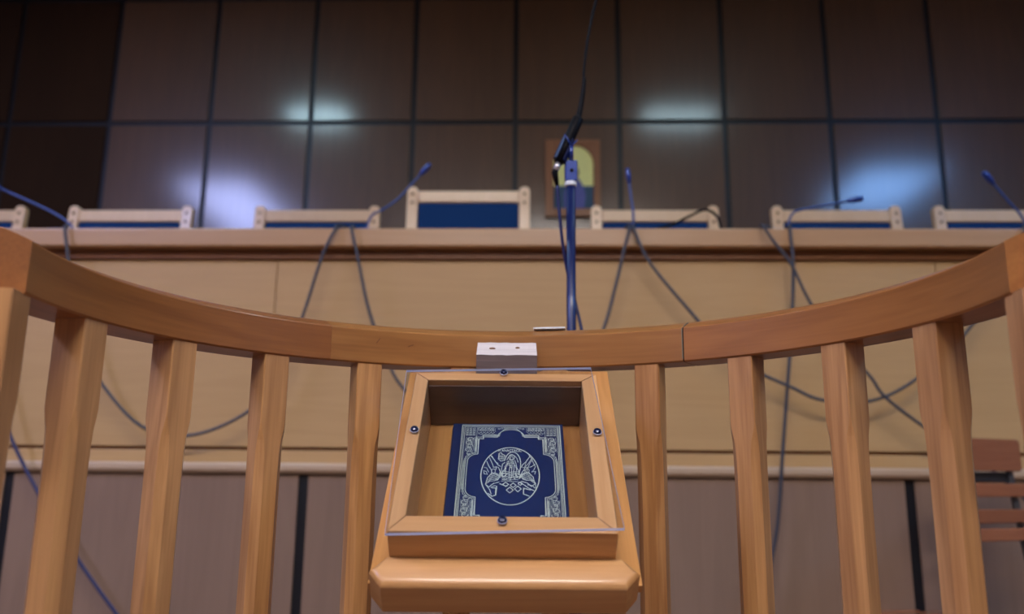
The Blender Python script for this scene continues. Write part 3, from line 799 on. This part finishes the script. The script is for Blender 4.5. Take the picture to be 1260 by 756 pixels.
# kneeling figures
def body(X, Y, s):
    for k in range(7):
        G([(X + s * (-70 + k * 8), Y + 50 - k * 20), (X + s * (-30 + k * 10), Y + 20 - k * 16), (X + s * (20 + k * 8), Y + 20 - k * 12), (X + s * (66 + k * 4), Y + 5 - k * 6)], .6)
    ell(X + s * 6, Y - 95, 22, 26, 0, 360, 10, .6)
    G([(X - s * 80, Y + 60), (X - s * 60, Y - 20), (X - s * 10, Y - 70), (X + s * 40, Y - 60), (X + s * 90, Y - 20)], .8)
    G([(X - s * 80, Y + 60), (X - s * 40, Y + 90), (X + s * 10, Y + 50), (X + s * 80, Y + 30)], .8)
body(200, 440, 1); body(610, 430, -1)
for k in range(8):
    y = 350 + k * 16
    G([(300 + rnd.uniform(-6, 6), y), (350, y + rnd.uniform(-14, 14)), (400, y + rnd.uniform(-12, 12)), (450, y + rnd.uniform(-14, 14)), (498, y + rnd.uniform(-8, 8))], .55)
for k in range(6):
    G([(262 + k * 9, 300 + k * 14), (285 + k * 6, 350 + k * 8), (270 + k * 10, 395 + k * 5)], .6)
    G([(560 - k * 7, 330 + k * 12), (535 - k * 5, 370 + k * 8), (548 - k * 8, 405 + k * 6)], .6)
    ell(372 + k * 20, 240 + (k % 3) * 26, 9, 13, 0, 300, 7, .5)
# crossed boards and blocks below
def diamond(cx, cy, a, b, w=.9): G([(cx - a, cy), (cx, cy - b), (cx + a, cy), (cx, cy + b), (cx - a, cy)], w)
diamond(400, 562, 40, 32); diamond(492, 548, 38, 32); diamond(438, 508, 34, 26); diamond(352, 498, 34, 24); diamond(520, 488, 26, 20)
G([(280, 490), (330, 510), (370, 520)], .9)
G([(190, 540), (245, 540), (240, 620), (200, 632), (150, 600)], 1.0); G([(120, 500), (170, 560), (190, 610)], .8); G([(180, 535), (225, 515), (250, 520), (245, 545)], .8)
G([(640, 560), (560, 540), (556, 605), (625, 628)], 1.0); G([(500, 470), (560, 500), (620, 540), (680, 570)], .9); G([(650, 430), (695, 480), (700, 540)], .8); G([(600, 500), (660, 510), (690, 540)], .7)
stamp = obj('gold_stamping', GB, M_GOLD, bk)
stamp['label'] = 'gold stamped border, medallion and lettering'
# lettering above the medallion figure
cu = bpy.data.curves.new('lettering', 'FONT'); cu.body = 'H ANACTACIC'; cu.size = .0050; cu.align_x = 'CENTER'; cu.extrude = .0001; cu.offset = .00008
to = bpy.data.objects.new('lettering_tmp', cu); COL.objects.link(to)
bpy.context.view_layer.update()
me = bpy.data.meshes.new_from_object(to.evaluated_get(bpy.context.evaluated_depsgraph_get()))
bpy.data.objects.remove(to)
me.materials.clear(); me.materials.append(M_GOLD)
lt = bpy.data.objects.new('lettering', me); COL.objects.link(lt); lt.parent = bk; lt.location = ((MC - 1) / 1000, -.0515, .00015); lt.scale = (.80, 1.1, 1)

# ------------------------------------------------------------------ microphone stand
mx, my = 0.1102, 1.50
mz = 1.356
st = empty('microphone_stand', 'dark blue microphone stand pole rising behind the middle of the rail', 'microphone stand', (mx, my, 0))
tube_obj('pole', [(0, 0, .05), (0, 0, 1.0), (.0006, 0, mz)], .0088, M_POLE, st, sub=1, n=20)
bm = bmesh.new(); add_lathe(bm, [(.012, .60), (.0125, .62), (.0125, .70), (.011, .72)], 20); obj('height_clutch', bm, M_BLACK, st, smooth='auto')
bm = bmesh.new(); add_lathe(bm, [(.007, mz - .006), (.0115, mz - .003), (.0118, mz + .003), (.0095, mz + .0055)], 24); obj('white_ring', bm, M_WHITEP, st, smooth='auto')
bm = bmesh.new(); add_box(bm, -.0110, .0135, -.008, .008, mz + .0050, mz + .048); o = obj('swivel_joint', bm, M_MICBLUE, st, bevel=.003)
bm = bmesh.new(); add_lathe(bm, [(.0035, 0), (.0035, .0015), (.002, .002)], 12, lambda x, y, z: (x + .002, -.008 - z, mz + .026 + y)); obj('swivel_screw', bm, M_BLACK, o, smooth='auto')
# clip holds the microphone body, which leans up to the right
d_ = Vector((.0390, .004, .095)).normalized()
p0_ = Vector((-.0080, -.004, 1.434))
def cyl(name, a, b, r, mat, par, n=18):
    bm = bmesh.new(); add_tube(bm, [p0_ + d_ * a, p0_ + d_ * b], r, n); return obj(name, bm, mat, par, smooth='auto')
bm = bmesh.new()
# open C-shaped clip
u_ = d_.orthogonal().normalized(); 
sidev = Vector((1, 0, -d_.x / d_.z)).normalized(); fv = d_.cross(sidev).normalized()
ringo, = [[]]
cs = []
for k in range(13):
    a = math.radians(-60 + k * 25)
    cs.append((a, .0135)); 
outer = [(math.cos(a) * r, math.sin(a) * r) for a, r in cs]; inner = [(math.cos(a) * (r - .0028), math.sin(a) * (r - .0028)) for a, r in cs][::-1]
poly = outer + inner
add_prism(bm, poly, -.034, .014, lambda x, y, z: tuple(p0_ + sidev * x + fv * y + d_ * z))
obj('microphone_clip', bm, M_POLE, st, bevel=.0006)
bm = bmesh.new(); add_tube(bm, [(.001, -.002, mz + .044), (.001, -.009, mz + .060), (.001, -.012, mz + .074)], [.0050, .0045, .0040], 12); obj('clip_fork', bm, M_MICBLUE, st, smooth=True)
for arm in ([(.001, -.012, 1.428), (-.004, -.0175, 1.438), (-.0125, -.0165, 1.452)], [(.001, -.012, 1.428), (.007, -.017, 1.434), (.0125, -.0150, 1.441)]):
    tube_obj('clip_arm', arm, .0016, M_MICBLUE, st, sub=4)
for a0 in (90, 210, 330):
    a = math.radians(a0)
    tube_obj('stand_leg', [(.0, 0, .075), (.12 * math.cos(a), .12 * math.sin(a), .04), (.26 * math.cos(a), .26 * math.sin(a), .010)], .007, M_POLE, st, sub=4)
bm = bmesh.new(); add_lathe(bm, [(.02, .035), (.022, .045), (.022, .085), (.012, .10)], 20); obj('leg_hub', bm, M_BLACK, st, smooth='auto')

gm = empty('gooseneck_microphone', 'black microphone held in the clip, its thin neck reaching up out of the photo', 'microphone', Vector((mx, my, 0)) + p0_)
def gcyl(name, pts, r, mat, sub=1):
    bm = bmesh.new(); P = [Vector(p) - p0_ for p in pts]
    if sub > 1: P = smooth_path(P, sub)
    rs = r if not isinstance(r, (list, tuple)) or sub == 1 else [r[0] + (r[1] - r[0]) * i / (len(P) - 1) for i in range(len(P))]
    add_tube(bm, P, rs, 16); return obj(name, bm, mat, gm, smooth=True)
A = p0_ - d_ * .040; B = p0_ + d_ * .062
gcyl('body', [A, p0_, p0_ + d_ * .03, B, B + d_ * .004], [.0085, .0100, .0112, .0108, .006], M_BLACK)
gcyl('strain_relief', [B, (.0205, 0, 1.515), (.0258, 0, 1.548), (.0286, 0, 1.578)], [.0060, .0036], M_BLACK, sub=5)
gcyl('neck', [(.0272, 0, 1.562), (.0285, 0, 1.600), (.036, 0, 1.66), (.047, .0, 1.72), (.055, 0, 1.76), (.055, -.03, 1.84), (.045, -.09, 1.90), (.03, -.14, 1.925)], .0026, M_BLACK, sub=6)
gcyl('microphone_head', [(.03, -.14, 1.925), (.025, -.155, 1.928), (.012, -.195, 1.93), (.008, -.205, 1.93)], [.004, .010, .010, .005], M_BLACK)
gcyl('connector', [A, A - d_ * .016], .0062, M_SILVER)
gcyl('connector_boot', [A - d_ * .016, A - d_ * .020, (-.0255, -.004, 1.352)], [.0060, .0062, .0036], M_BLACK)
tag(tube_obj('stand_cable', [Vector((mx, my, 0)) + Vector(p) for p in ((-.0253, -.004, 1.353), (-.0225, -.001, 1.31), (-.0165, .004, 1.25), (-.008, .014, 1.20), (.001, .0165, 1.16), (.010, .012, 1.12), (.019, .006, 1.075), (.024, .0, 1.03), (.02, -.01, .85), (.012, -.02, .5), (.06, -.05, .1), (.16, -.06, .006), (.5, .2, .006))], .0032, M_CABLEB),
    'thin dark blue cable hanging from the microphone beside its pole', 'cable')

# ------------------------------------------------------------------ ceiling lights, some added for their light
for i, (e, n, sx_, sy_, pw, col) in enumerate(LAMPS):
    where = ['over the left of the bench', 'over the right of the bench', 'near the left wall, standing in for blue window daylight', 'near the right wall, standing in for blue window daylight', 'added as a long strip above the witness stand for even highlights', 'added as a long strip at the back of the room for frontal light'][i]
    t = empty('ceiling_light', 'flat white ceiling light ' + where, 'ceiling light', room(e, n, CEIL), PSI, 'ceiling lights')
    bm = bmesh.new(); a, b = sx_ / 2 + .03, sy_ / 2 + .03
    for (x0, x1, y0, y1) in ((-a, a, -b, -b + .03), (-a, a, b - .03, b), (-a, -a + .03, -b + .03, b - .03), (a - .03, a, -b + .03, b - .03)):
        add_box(bm, x0, x1, y0, y1, -.06, -.001)
    add_box(bm, -a, a, -b, b, -.012, -.001)
    obj('housing', bm, M_LAMPH, t)
    area = sx_ * sy_
    bm = bmesh.new(); add_box(bm, -sx_ / 2, sx_ / 2, -sy_ / 2, sy_ / 2, -.05, -.013)
    obj('diffuser', bm, lamp_mat('lamp_diffuser_%s' % 'abcdefgh'[i], col, pw / area / PI * 1.0), t)

bpy.context.view_layer.update()
